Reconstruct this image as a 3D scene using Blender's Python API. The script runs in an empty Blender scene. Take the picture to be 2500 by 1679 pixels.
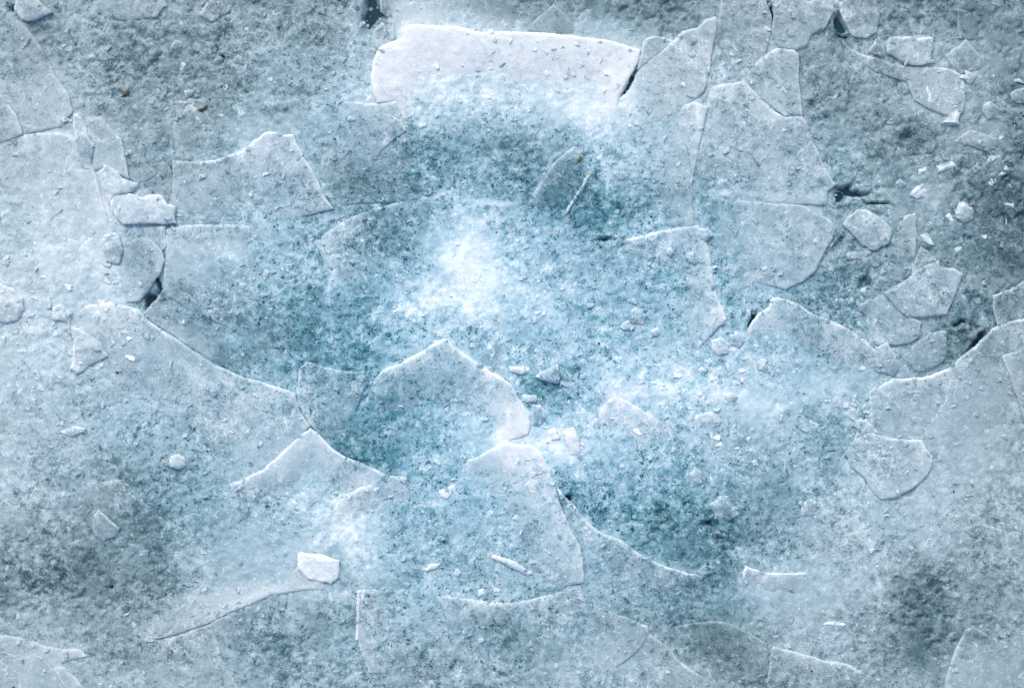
import bpy, math, random
import numpy as np
from mathutils import Vector, geometry
random.seed(7); RNG = np.random.default_rng(11)
S = bpy.context.scene
COL = S.collection

# ---------------------------------------------------------------- camera, sky, light
# 1 photo pixel = 1 mm on the ice; the camera looks straight down on a patch 2.5 m wide
CAMH = 5.0
cam = bpy.data.cameras.new("camera"); co = bpy.data.objects.new("camera", cam); COL.objects.link(co)
co.location = (0, 0, CAMH); cam.sensor_width = 36; cam.lens = 36 * CAMH / 2.5
cam.clip_start = 0.1; cam.clip_end = 500
S.camera = co
W = bpy.data.worlds.new("World"); S.world = W; W.use_nodes = True
wn = W.node_tree; sky = wn.nodes.new("ShaderNodeTexSky"); sky.sky_type = 'NISHITA'; sky.sun_disc = False
SUN_EL, SUN_AZ = math.radians(52), math.radians(-20)
sky.sun_elevation = SUN_EL; sky.sun_rotation = SUN_AZ
sky.air_density = 1.0; sky.dust_density = 4.0; sky.ozone_density = 1.0
wn.links.new(sky.outputs[0], wn.nodes["Background"].inputs[0]); wn.nodes["Background"].inputs[1].default_value = 0.12
sl = bpy.data.lights.new("sun", 'SUN'); sl.energy = 0.8; sl.angle = math.radians(25); sl.color = (1, .93, .84)
so = bpy.data.objects.new("sun", sl); COL.objects.link(so)
d = Vector((math.sin(SUN_AZ) * math.cos(SUN_EL), math.cos(SUN_AZ) * math.cos(SUN_EL), math.sin(SUN_EL)))
so.rotation_euler = d.to_track_quat('Z', 'Y').to_euler(); so.location = d * 8
S.view_settings.view_transform = 'Standard'; S.view_settings.look = 'None'; S.view_settings.gamma = 1
S.cycles.max_bounces = 5; S.cycles.diffuse_bounces = 3; S.cycles.transparent_max_bounces = 10; S.cycles.caustics_reflective = False; S.cycles.caustics_refractive = False
S.view_settings.exposure = 0.68

# ---------------------------------------------------------------- numpy noise and the frost and vignette tone
def _h(ix, iy, s):
    n = (ix.astype(np.int64) * 374761393 + iy.astype(np.int64) * 668265263 + s * 1274126177) & 0x7fffffff
    n = ((n ^ (n >> 13)) * 1103515245 + 12345) & 0x7fffffff
    return ((n ^ (n >> 16)) & 0xffff) / 65535.0
def vnoise(x, y, s=0):
    ix, iy = np.floor(x), np.floor(y); fx, fy = x - ix, y - iy
    fx = fx * fx * (3 - 2 * fx); fy = fy * fy * (3 - 2 * fy)
    a, b, c, e = _h(ix, iy, s), _h(ix + 1, iy, s), _h(ix, iy + 1, s), _h(ix + 1, iy + 1, s)
    return (a * (1 - fx) + b * fx) * (1 - fy) + (c * (1 - fx) + e * fx) * fy
def fbm(x, y, f, o=4, s=0, r=.55):
    t = 0; a = 1; n = 0
    for k in range(o):
        t = t + a * (vnoise(x * f, y * f, s + k * 17) * 2 - 1); n += a; a *= r; f *= 2.03
    return t / n
def wx(px): return (np.asarray(px, float) - 1250) / 1000
def wy(py): return (839.5 - np.asarray(py, float)) / 1000

# ice tone: white frost plus painted-in vignette darkening (0 dark .. 255 white), estimated every 125 x 120 mm
FROST_VIGNETTE = np.array([[169,162,179,180,148,153,146,150,205,165,143,132,129,125,165,165,185,136,129,132,144],
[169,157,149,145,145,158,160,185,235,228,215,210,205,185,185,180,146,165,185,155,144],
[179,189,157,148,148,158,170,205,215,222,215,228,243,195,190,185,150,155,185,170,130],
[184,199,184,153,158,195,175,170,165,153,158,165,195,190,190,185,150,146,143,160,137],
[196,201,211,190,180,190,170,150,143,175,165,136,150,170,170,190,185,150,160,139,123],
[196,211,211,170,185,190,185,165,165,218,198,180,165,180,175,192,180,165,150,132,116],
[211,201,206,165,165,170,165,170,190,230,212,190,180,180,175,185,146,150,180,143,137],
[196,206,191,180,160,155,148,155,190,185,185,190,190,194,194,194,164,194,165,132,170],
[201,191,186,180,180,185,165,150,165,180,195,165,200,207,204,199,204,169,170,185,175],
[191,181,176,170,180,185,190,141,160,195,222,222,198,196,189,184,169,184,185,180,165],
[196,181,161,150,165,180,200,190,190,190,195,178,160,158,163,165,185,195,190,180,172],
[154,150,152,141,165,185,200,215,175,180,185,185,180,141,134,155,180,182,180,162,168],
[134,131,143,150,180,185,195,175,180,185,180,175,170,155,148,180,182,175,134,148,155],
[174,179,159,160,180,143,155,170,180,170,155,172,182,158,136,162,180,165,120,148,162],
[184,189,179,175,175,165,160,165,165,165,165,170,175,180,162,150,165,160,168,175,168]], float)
# extra patches: x, y, rx, ry, angle, amount
SPOTS = [(1120,640,75,95,20,12),(1090,720,120,45,-25,18),(1180,600,60,40,0,12),(960,120,70,50,0,12),(1060,170,150,70,0,8),
 (870,1300,70,55,20,36),(1240,1085,100,42,10,26),(1440,265,75,35,0,14),(1150,495,55,40,0,26),(660,360,70,40,-20,22),
 (500,610,60,30,10,30),(570,635,40,18,10,20),(1380,1070,45,40,30,30),(1610,920,90,35,10,22),(1540,950,120,50,-15,16),
 (1800,855,70,40,20,12),(2030,945,110,38,0,16),(1350,945,60,30,10,-40),(1410,905,50,25,-30,-30),(1300,470,60,60,0,-12),
 (1020,380,60,40,0,-24),(1380,480,60,70,0,-16),(1280,395,90,50,0,-18),(860,430,70,45,0,-25),(930,560,60,50,0,-32),(1440,525,55,40,0,-26),
 (930,1110,90,45,20,-28),(820,760,110,60,0,-22),(700,800,70,60,0,-14),(860,900,60,30,0,-16),(1150,810,30,14,0,-40),
 (940,990,45,60,30,-14),(1380,1190,26,36,0,-46),(1440,1240,60,60,40,-14),(1740,1270,60,60,0,-26),(1640,1310,110,50,20,-18),
 (1880,1240,45,60,0,-16),(1750,1420,80,30,0,-24),(2010,1180,30,50,0,-34),(1980,1020,26,60,0,-22),(2240,1390,45,60,0,-20),
 (2260,1550,75,70,10,-24),(2270,1450,60,60,0,-10),(1690,1545,60,40,30,-20),(1790,1610,80,50,0,-12),(780,1520,90,60,-10,-18),
 (660,1475,40,18,-20,-26),(680,1560,70,30,0,-14),(210,1350,90,40,-20,-32),(340,1290,50,45,0,-26),(390,1350,45,60,0,-18),
 (120,1440,120,50,0,-10),(280,1450,40,60,0,-12),(100,1330,70,20,0,20),(330,1180,90,30,-20,-16),(450,1160,30,30,0,-16),
 (2030,470,40,18,0,-30),(2040,540,30,60,10,-50),(2060,650,60,55,0,-34),(2120,690,50,30,0,-24),(2000,720,40,25,0,-24),
 (2350,740,70,20,0,-20),(2330,820,50,50,-30,-46),(2480,330,35,45,0,-22),(2440,470,70,60,0,-26),(2430,600,90,90,0,-14),
 (2200,340,45,35,0,-38),(2240,300,40,20,0,-24),(2130,250,90,60,0,-8),(2050,90,18,30,0,-50),(2200,60,70,40,0,-14),(2310,30,40,30,0,-18),
 (1260,1140,60,20,0,12),(310,500,60,30,0,12),(250,540,80,60,0,12),(190,640,90,60,0,14),(310,700,70,60,0,10),(20,720,45,45,0,18),
 (60,830,70,50,0,14),(370,740,20,30,30,-55),(385,690,10,40,-20,-40),(930,35,18,40,0,-70),(460,750,80,40,20,-18),(560,860,110,30,25,-14),
 (1500,60,200,50,0,-16),(1250,30,60,25,10,-8),(1020,20,80,22,0,26),(1000,20,40,20,0,16),(1690,50,20,35,0,-12),
 (1850,1000,60,60,0,10),(1950,1440,110,45,0,10),(2120,1330,90,70,0,8),(2420,1600,50,50,0,16),(60,1630,100,50,0,16),
 (560,1350,90,70,0,8),(1290,1640,90,40,0,10),(1555,1480,30,30,0,-25),(1360,1490,16,30,0,-60),(1225,1560,60,60,0,-26),(1000,1620,90,40,0,-14),
 (350,80,40,25,0,-18),(110,60,40,30,20,-30),(370,150,50,35,0,-22),(640,15,50,15,0,-30),(460,420,20,14,0,-12),(760,210,20,20,0,-20)]
VEINS = [(7,18,(1240,1060),(1290,1085),(1340,1148),(1357,1187),(1452,1287),(1556,1349),(1648,1387),(1760,1395)),(6,16,(1700,250),(1712,340),(1692,440),(1700,560),(1740,660),(1775,780)),(7,14,(1951,231),(1978,328),(2039,449)),(6,14,(720,330),(767,424),(817,509)),(9,14,(1000,494),(1120,480),(1250,500)),(6,14,(1290,680),(1400,640),(1560,580)),(7,12,(420,880),(560,960),(700,960)),(6,14,(960,1440),(1060,1445),(1180,1480),(1300,1440)),(6,12,(1180,1500),(1160,1580),(1200,1660)),(7,14,(780,1440),(820,1530),(800,1640)),(16,18,(1120,640),(1050,700),(990,770)),(14,18,(1120,640),(1190,690),(1235,720)),(14,16,(1115,640),(1150,560),(1200,520)),(12,16,(1110,640),(1075,570),(1060,520)),(14,16,(1120,650),(1220,640),(1300,655)),(13,14,(1110,640),(1020,625),(960,640)),
 (14,20,(1125,650),(1150,730),(1160,800)),(12,16,(1130,650),(1210,740),(1240,800)),(10,18,(1000,690),(1090,745),(1180,700)),(10,16,(960,760),(1060,720),(1130,690)),(38,9,(1200,680),(1330,760),(1500,930),(1660,900)),(22,10,(1240,900),(1400,1010),(1560,960)),
 (26,9,(1560,940),(1700,960),(1900,1000)),(20,9,(560,620),(700,660),(860,640)),(24,8,(300,980),(480,1000),(620,1080)),(26,10,(120,1330),(300,1335),(430,1300)),(22,10,(1500,1190),(1620,1230),(1760,1190)),(22,10,(2160,1370),(2280,1330),(2420,1380)),(26,8,(2240,420),(2330,560),(2400,700)),(20,8,(2000,330),(2120,400),(2200,520)),(18,9,(520,1540),(660,1530),(800,1560)),  # healed white fractures in the ice: width mm, strength, path
 (9,26,(1070,810),(1131,864),(1193,902),(1240,930)),(8,20,(1214,825),(1170,872)),(9,26,(1216,771),(1220,848),(1239,910),(1266,972),(1293,1008)),(5,16,(1243,937),(1241,1041)),
 (10,18,(935,902),(1016,868),(1085,825),(1160,790)),(9,14,(806,640),(808,740),(812,840)),(9,14,(820,503),(900,490),(1000,492)),(10,10,(655,622),(780,630),(900,628)),
 (8,22,(1470,280),(1432,320),(1401,355),(1351,390),(1313,462),(1295,500)),(7,18,(1455,347),(1482,424),(1486,500),(1490,540)),(8,16,(1005,578),(1010,532)),(8,14,(1480,590),(1600,545),(1700,530)),
 (10,16,(900,1380),(845,1450)),(6,16,(1039,1395),(1066,1445)),(5,14,(1116,1464),(1139,1495)),(10,16,(2140,1349),(2151,1445),(2140,1503)),(5,14,(2163,1507),(2205,1576)),
 (9,22,(705,1225),(760,1219),(821,1225),(900,1187),(944,1160)),(6,20,(810,1233),(771,1325)),(7,12,(1556,1390),(1548,1500)),(5,12,(416,247),(420,385)),(6,10,(378,231),(362,324)),
 (5,14,(1700,860),(1660,845),(1640,800)),(6,14,(1890,480),(1800,470),(1720,475)),(9,16,(1000,1270),(1040,1340),(1060,1440)),(6,14,(1360,1430),(1410,1420)),(8,14,(840,1010),(870,960),(900,905)),
 (6,12,(1930,330),(1960,345)),(8,14,(1640,740),(1740,760)),(12,16,(1100,720),(1180,700),(1090,820)),(7,12,(2000,1530),(1880,1490),(1820,1400)),(6,14,(480,1440),(560,1470),(660,1440)),
 (5,12,(740,520),(700,640)),(7,14,(1500,930),(1560,1010),(1650,1040)),(7,12,(2170,900),(2130,850)),(5,14,(1560,650),(1480,660),(1465,700)),(4,10,(300,1120),(315,1165)),(6,12,(560,1590),(650,1600),(740,1590)),
 (6,12,(860,1080),(920,1120),(1000,1130)),(6,14,(1290,540),(1320,600),(1310,680)),(6,14,(1330,640),(1380,700),(1450,720)),(5,12,(1500,560),(1530,640)),(7,12,(250,700),(330,690))]
CALM = [(1500,50,260,60),(1100,20,160,45),(2430,110,100,70),(2050,945,120,40),(1850,1000,80,70),(500,640,90,60),(190,620,140,80),(1950,1440,170,70),(600,1360,120,80),(60,1630,110,50),(2420,1620,110,70),
 (1120,630,70,80),(1240,1085,80,40),(870,1300,60,50),(1440,265,70,35),(470,840,130,50),(650,310,110,50),(2330,1050,130,160),(1800,560,80,60),(260,360,60,70),(2250,480,100,60),(690,1130,120,60),(1480,1600,110,50)]
def calm(x, y):
    """0..1 where the ice is smooth and milky instead of granular"""
    px = np.asarray(x, float) * 1000 + 1250; py = 839.5 - np.asarray(y, float) * 1000; v = 0
    n = fbm(x, y, 10, 3, 61) * 45; px = px + n; py = py - n
    for sx, sy, rx, ry in CALM: v = np.maximum(v, np.exp(-(((px - sx) / rx) ** 2 + ((py - sy) / ry) ** 2)))
    return v
def veins(x, y):
    px = x * 1000 + 1250 + fbm(x, y, 16, 3, 71) * 9; py = 839.5 - y * 1000 + fbm(x, y, 16, 3, 72) * 9; v = np.zeros_like(px)
    br = np.clip(.6 + fbm(x, y, 18, 3, 73) * 1.6, 0, 1.3)
    for wd, am, *P in VEINS:
        x0, x1 = min(p[0] for p in P) - 40, max(p[0] for p in P) + 40; y0, y1 = min(p[1] for p in P) - 40, max(p[1] for p in P) + 40
        m = (px > x0) & (px < x1) & (py > y0) & (py < y1)
        if not m.any(): continue
        qx, qy = px[m], py[m]; d = np.full(qx.shape, 1e9)
        for (ax, ay), (bx, by) in zip(P[:-1], P[1:]):
            dx, dy = bx - ax, by - ay; t = np.clip(((qx - ax) * dx + (qy - ay) * dy) / (dx * dx + dy * dy), 0, 1)
            d = np.minimum(d, np.hypot(qx - ax - t * dx, qy - ay - t * dy))
        v[m] = np.maximum(v[m], am * np.exp(-(d / (wd * .6)) ** 2) * br[m] + am * .25 * np.exp(-(d / (wd * 2.5)) ** 2))
    return v
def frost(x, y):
    """white frost in the ice plus painted vignette darkening, 0..1, at ground position x, y (metres)"""
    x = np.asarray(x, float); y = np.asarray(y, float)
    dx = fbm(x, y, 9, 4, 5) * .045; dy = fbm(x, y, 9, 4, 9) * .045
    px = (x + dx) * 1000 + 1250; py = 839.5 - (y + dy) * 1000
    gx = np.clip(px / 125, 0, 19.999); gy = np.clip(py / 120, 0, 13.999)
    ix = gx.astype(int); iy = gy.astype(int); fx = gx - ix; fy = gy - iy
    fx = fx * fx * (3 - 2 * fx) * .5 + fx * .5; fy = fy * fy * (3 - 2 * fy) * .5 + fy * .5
    v = (FROST_VIGNETTE[iy, ix] * (1 - fx) + FROST_VIGNETTE[iy, ix + 1] * fx) * (1 - fy) + (FROST_VIGNETTE[iy + 1, ix] * (1 - fx) + FROST_VIGNETTE[iy + 1, ix + 1] * fx) * fy
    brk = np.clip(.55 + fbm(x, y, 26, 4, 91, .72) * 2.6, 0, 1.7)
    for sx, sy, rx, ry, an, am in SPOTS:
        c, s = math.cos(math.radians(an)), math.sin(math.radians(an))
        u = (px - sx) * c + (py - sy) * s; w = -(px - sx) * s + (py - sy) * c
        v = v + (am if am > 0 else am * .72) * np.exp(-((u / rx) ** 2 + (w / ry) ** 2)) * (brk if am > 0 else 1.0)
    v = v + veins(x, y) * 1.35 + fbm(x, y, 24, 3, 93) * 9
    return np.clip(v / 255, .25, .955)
def graded_blue(x, y):
    """vignette grading painted into the ice colour: bluer in the middle, greyer outwards"""
    r = np.hypot((np.asarray(x) + .02) / 1.25, (np.asarray(y) + .05) / .95) + fbm(np.asarray(x), np.asarray(y), 5, 3, 31) * .15
    t = np.clip((1.05 - r) / .85, 0, 1)
    return t * t * (3 - 2 * t)

# ---------------------------------------------------------------- materials
class NT:
    def __init__(s, name):
        s.m = bpy.data.materials.new(name); s.m.use_nodes = True; s.t = s.m.node_tree; s.t.nodes.clear()
    def n(s, typ, ins={}, **kw):
        n = s.t.nodes.new(typ)
        for k, v in kw.items(): setattr(n, k, v)
        for k, v in ins.items():
            if isinstance(v, bpy.types.NodeSocket): s.t.links.new(v, n.inputs[k])
            else: n.inputs[k].default_value = v
        return n
    def ma(s, op, a, b=0.0, c=0.0, clamp=False):
        n = s.n("ShaderNodeMath", {0: a, 1: b, 2: c}, operation=op, use_clamp=clamp); return n.outputs[0]
    def mr(s, v, a, b, c=0.0, d_=1.0, smooth=True):
        n = s.n("ShaderNodeMapRange", {0: v, 1: a, 2: b, 3: c, 4: d_}, interpolation_type='SMOOTHSTEP' if smooth else 'LINEAR'); return n.outputs[0]
    def noise(s, vec, sc, det=3, ro=.5, dist=0.0):
        return s.n("ShaderNodeTexNoise", {"Vector": vec, "Scale": sc, "Detail": det, "Roughness": ro, "Distortion": dist})
    def mix(s, f, a, b, blend='MIX'):
        n = s.n("ShaderNodeMix", data_type='RGBA', blend_type=blend)
        for i, v in ((0, f), (6, a), (7, b)):
            if isinstance(v, bpy.types.NodeSocket): s.t.links.new(v, n.inputs[i])
            else: n.inputs[i].default_value = v
        return n.outputs[2]
    def ramp(s, f, stops):
        n = s.n("ShaderNodeValToRGB", {0: f}); e = n.color_ramp.elements
        while len(e) < len(stops): e.new(.5)
        for q, (p, c) in zip(e, stops): q.position = p; q.color = (*c, 1)
        return n.outputs[0]

def ice_material(name, grain=1.0, clear=0.0, lines=1.0, pores=1.0, bump=1.0, rimgain=.2):
    k = NT(name)
    geo = k.n("ShaderNodeNewGeometry"); P = geo.outputs["Position"]
    F = k.n("ShaderNodeAttribute", attribute_name="frost").outputs["Fac"]  # frost, with the vignette darkening painted into it
    B = k.n("ShaderNodeAttribute", attribute_name="blue").outputs["Fac"]  # painted radial grading, from grey margins to blue middle
    R = k.n("ShaderNodeAttribute", attribute_name="rim").outputs["Fac"]
    CA = k.n("ShaderNodeAttribute", attribute_name="calm").outputs["Fac"]
    # warped position for crystals
    wn_ = k.noise(P, 28, 3, .6).outputs["Color"]
    off = k.n("ShaderNodeVectorMath", {0: wn_, 1: (.5, .5, .5)}, operation='SUBTRACT').outputs[0]
    off = k.n("ShaderNodeVectorMath", {0: off, "Scale": .03}, operation='SCALE').outputs[0]
    PW = k.n("ShaderNodeVectorMath", {0: P, 1: off}, operation='ADD').outputs[0]
    n1 = k.noise(P, 11, 5, .6).outputs[0]
    n2 = k.noise(PW, 40, 5, .68).outputs[0]
    n3 = k.noise(P, 230, 2, .7).outputs[0]
    n5 = k.noise(PW, 120, 3, .62, .8).outputs[0]
    vor = k.n("ShaderNodeTexVoronoi", {"Vector": PW, "Scale": 95.0, "Randomness": 1.0}, feature='F1')
    cell = k.n("ShaderNodeSeparateColor", {0: vor.outputs["Color"]}).outputs[0]
    # contrast falls as frost rises
    amp = k.ma('MULTIPLY', k.mr(F, .5, .95, 1.2 * grain, .5 * grain), k.mr(k.noise(P, 6.5, 2).outputs[0], .38, .62, .5, 1.12)); amp = k.ma('MULTIPLY', amp, k.mr(CA, 0.0, 1.0, 1.0, .28, False)); amp = k.ma('MULTIPLY', amp, k.mr(B, 0.0, .8, .78, 1.0, False))
    t = k.ma('MULTIPLY_ADD', k.ma('SUBTRACT', n1, .5), .36, 0.0)
    t = k.ma('MULTIPLY_ADD', k.ma('SUBTRACT', n2, .5), .85, t)
    t = k.ma('MULTIPLY_ADD', k.ma('SUBTRACT', n3, .5), .50, t)
    t = k.ma('MULTIPLY_ADD', k.ma('SUBTRACT', cell, .5), .13, t)
    t = k.ma('ADD', k.ma('MULTIPLY', k.ma('MAXIMUM', t, 0.0), .72), k.ma('MINIMUM', t, 0.0))
    v = k.ma('MULTIPLY_ADD', t, amp, k.ma('MULTIPLY_ADD', F, .88, .083))
    # thin white healed fractures
    lw = k.n("ShaderNodeVectorMath", {0: k.noise(P, 9, 3, .6).outputs["Color"], "Scale": .10}, operation='SCALE').outputs[0]
    PL = k.n("ShaderNodeVectorMath", {0: P, 1: lw}, operation='ADD').outputs[0]
    lines_ = None
    for sc, wd, am, msc in ((7, .010, .10, 3.1), (22, .022, .10, 6.5)):
        ve = k.n("ShaderNodeTexVoronoi", {"Vector": PL, "Scale": float(sc), "Randomness": 1.0}, feature='DISTANCE_TO_EDGE').outputs["Distance"]
        l = k.mr(ve, 0.0, wd, 1.0, 0.0)
        mk = k.mr(k.noise(P, msc, 2).outputs[0], .5, .66)
        l = k.ma('MULTIPLY', k.ma('MULTIPLY', l, mk), am * lines)
        v = k.ma('ADD', v, l)
    # glassy crystal edges
    ce = k.n("ShaderNodeTexVoronoi", {"Vector": PW, "Scale": 62.0, "Randomness": 1.0}, feature='DISTANCE_TO_EDGE').outputs["Distance"]
    cm = k.ma('MULTIPLY', k.mr(ce, 0.0, .07, 1.0, 0.0), k.mr(k.noise(P, 45, 2).outputs[0], .52, .68))
    fl = k.ma('MULTIPLY', k.mr(k.noise(P, 165, 2, .65).outputs[0], .62, .70), k.mr(n2, .42, .58))
    v = k.ma('MULTIPLY_ADD', fl, .17 * grain, v)
    v = k.ma('MULTIPLY_ADD', cm, .13, v)
    ce2 = k.n('ShaderNodeTexVoronoi', {'Vector': PW, 'Scale': 125.0, 'Randomness': 1.0}, feature='DISTANCE_TO_EDGE').outputs['Distance']
    cm2 = k.ma('MULTIPLY', k.mr(ce2, 0.0, .10, 1.0, 0.0), k.mr(n5, .50, .62))
    v = k.ma('MULTIPLY_ADD', cm2, .10, v)
    # clear pores
    pm = k.mr(n5, .57, .605)
    pcl = k.mr(k.noise(P, 17, 4, .65).outputs[0], .40, .56)
    pf = k.mr(F, .60, .95, 1.0, .15)
    pore = k.ma('MULTIPLY', k.ma('MULTIPLY', k.ma('MULTIPLY', pm, pcl), pf), k.ma('SUBTRACT', 1.0, CA)); pore = k.ma('MULTIPLY', pore, k.mr(B, 0.0, .8, .5, 1.0, False))
    v = k.ma('MULTIPLY_ADD', pore, -.38 * pores, v)
    # rims of the broken edge are crushed white
    rn = k.mr(k.noise(P, 38, 3, .6).outputs[0], .32, .66, .25, 1.0)
    v = k.ma('MULTIPLY_ADD', k.ma('MULTIPLY', R, rn), rimgain, v)
    v = k.ma('MAXIMUM', k.ma('MINIMUM', v, 1.0), 0.0)
    blue = k.ramp(v, [(0.0, (.004, .040, .062)), (.30, (.012, .092, .135)), (.45, (.050, .195, .255)), (.60, (.150, .335, .425)), (.75, (.345, .540, .645)), (.88, (.590, .735, .805)), (1.0, (.82, .88, .92))])
    grey = k.ramp(v, [(0.0, (.008, .028, .038)), (.30, (.026, .070, .090)), (.45, (.088, .155, .182)), (.60, (.218, .318, .352)), (.75, (.395, .518, .572)), (.88, (.590, .705, .752)), (1.0, (.81, .87, .90))])
    col = k.mix(B, grey, blue)
    bh = k.ma('ADD', n3, k.ma('MULTIPLY', k.noise(P, 95, 2, .6).outputs[0], 1.2))
    bp = k.n("ShaderNodeBump", {"Strength": .45 * bump, "Distance": .003, "Height": bh})
    bs = k.n("ShaderNodeBsdfPrincipled", {"Base Color": col, "Roughness": k.mr(v, .35, .8, .15, .45), "IOR": 1.31, "Normal": bp.outputs[0]})
    out = k.n("ShaderNodeOutputMaterial")
    if clear > 0:
        tr = k.n("ShaderNodeBsdfTransparent", {"Color": (.95, .98, .99, 1)})
        al = k.ma('MULTIPLY', k.mr(v, .45, .95, 1.0, .3), clear)
        al = k.ma('MULTIPLY', al, k.ma('SUBTRACT', 1.0, k.ma('MULTIPLY', R, .7)))
        mx = k.n("ShaderNodeMixShader", {0: al, 1: bs.outputs[0], 2: tr.outputs[0]})
        k.t.links.new(mx.outputs[0], out.inputs[0])
    else: k.t.links.new(bs.outputs[0], out.inputs[0])
    return k.m
M_BED = ice_material("crushed_ice", 1.05, 0, .7, 1.1, .75)
M_PLATE = ice_material("plate_ice", 1.0, .52, 1.8, 1.1, .75, .185)
M_CHUNK = ice_material("chunk_ice", .9, .42, .8, .5, 1.2, .17)
M_CHIP = ice_material("chip_ice", .7, .55, 0, .6, .8, .17)
def plain(name, c, ro=.6, var=.4):
    k = NT(name); geo = k.n("ShaderNodeNewGeometry")
    n = k.noise(geo.outputs["Position"], 160, 4, .6).outputs[0]
    col = k.mix(k.mr(n, .3, .7), (*[q * (1 - var) for q in c], 1), (*[min(1, q * (1 + var)) for q in c], 1))
    bs = k.n("ShaderNodeBsdfPrincipled", {"Base Color": col, "Roughness": ro}); out = k.n("ShaderNodeOutputMaterial")
    k.t.links.new(bs.outputs[0], out.inputs[0]); return k.m
M_BROWN = plain("dry_leaf", (.030, .015, .006)); M_OLIVE = plain("wet_leaf", (.022, .034, .018)); M_MOSS = plain("green_leaf", (.07, .09, .008))
M_SPECK = plain("dirt", (.006, .007, .009)); M_TWIG = plain("twig", (.03, .035, .035))
M_SNOW = ice_material("snow", .6, .25, 0, .2, 1.2, .03)
def water_mat(name, c, al):
    k = NT(name); geo = k.n("ShaderNodeNewGeometry")
    n = k.noise(geo.outputs["Position"], 22, 3, .5).outputs[0]
    bp = k.n("ShaderNodeBump", {"Strength": .12, "Distance": .004, "Height": n})
    bs = k.n("ShaderNodeBsdfPrincipled", {"Base Color": (*c, 1), "Roughness": .06, "IOR": 1.33, "Normal": bp.outputs[0]})
    tr = k.n("ShaderNodeBsdfTransparent", {"Color": (.72, .88, .90, 1)})
    mx = k.n("ShaderNodeMixShader", {0: al, 1: bs.outputs[0], 2: tr.outputs[0]}); out = k.n("ShaderNodeOutputMaterial")
    k.t.links.new(mx.outputs[0], out.inputs[0]); return k.m
M_WATER = water_mat("deep_water", (.006, .045, .060), 0.0)

# ---------------------------------------------------------------- mesh helpers
def mesh(name, verts, faces, mat, frost_=None, blue_=None, rim_=None, calm_=None, smooth=True, parent=None, sharp=None):
    me = bpy.data.meshes.new(name); me.from_pydata([tuple(v) for v in verts], [], faces)
    for nm, a in (("frost", frost_), ("blue", blue_), ("rim", rim_), ("calm", calm_)):
        if a is not None:
            at = me.attributes.new(nm, 'FLOAT', 'POINT'); at.data.foreach_set('value', np.asarray(a, np.float32))
    if smooth: me.polygons.foreach_set('use_smooth', np.ones(len(me.polygons), bool))
    me.materials.append(mat); me.update()
    o = bpy.data.objects.new(name, me); COL.objects.link(o)
    if parent: o.parent = parent
    return o
def tag(o, label=None, cat=None, group=None, kind=None):
    for a, b in (("label", label), ("category", cat), ("group", group), ("kind", kind)):
        if b: o[a] = b
    return o
HOLES = [(910,30,16,42,0,.05),(372,742,16,22,30,.05),(388,695,5,36,-22,.05),(2078,465,34,6,8,.05),(2050,478,12,9,0,.04),(2140,497,34,3,12,.04),
 (2222,1196,26,7,-38,.03),(2277,1113,8,9,0,.03),(1877,20,5,26,-22,.05),(545,142,7,3,45,.04),(530,122,6,2,45,.04),(385,22,1,1,0,0),
 (420,418,4,10,0,.04),(1535,205,4,40,28,.05),(2050,55,9,22,-15,.04),(2060,88,12,7,20,.04),(2390,825,22,8,-40,.05),(1400,430,1,1,0,0),
 (2345,790,26,7,20,.03),(2112,690,16,14,0,.014),(2048,600,8,30,25,.014),(1840,780,7,22,35,.04),
 (1386,1225,9,11,0,.04),(765,1040,6,22,-40,.04),(35,20,14,10,0,.03),(1560,578,2,2,0,0),(1480,585,30,3,-8,.03),(1735,1282,20,9,0,.025),(1460,640,2,2,0,0)]
def bed_height(x, y, f):
    z = fbm(x, y, 6, 3, 3) * .004 + fbm(x, y, 34, 4, 7, .65) * .0028 + (f - .65) * .010
    # crystal lumps
    z = z + np.abs(fbm(x, y, 75, 3, 8, .6)) * .0034 - .001
    dk = np.clip((.72 - f) / .25, 0, 1)
    pit = np.clip((fbm(x, y, 48, 4, 21, .6) - .20) / .14, 0, 1)
    z = z - pit * dk * .010
    px = x * 1000 + 1250 + fbm(x, y, 38, 3, 81) * 16; py = 839.5 - y * 1000 + fbm(x, y, 38, 3, 82) * 16
    for sx, sy, rx, ry, an, dp in HOLES:
        c, s = math.cos(math.radians(an)), math.sin(math.radians(an))
        u = (px - sx) * c + (py - sy) * s; w = -(px - sx) * s + (py - sy) * c
        z = z - dp * np.exp(-(((u / rx) ** 2 + (w / ry) ** 2) ** 1.5))
    return z
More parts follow.
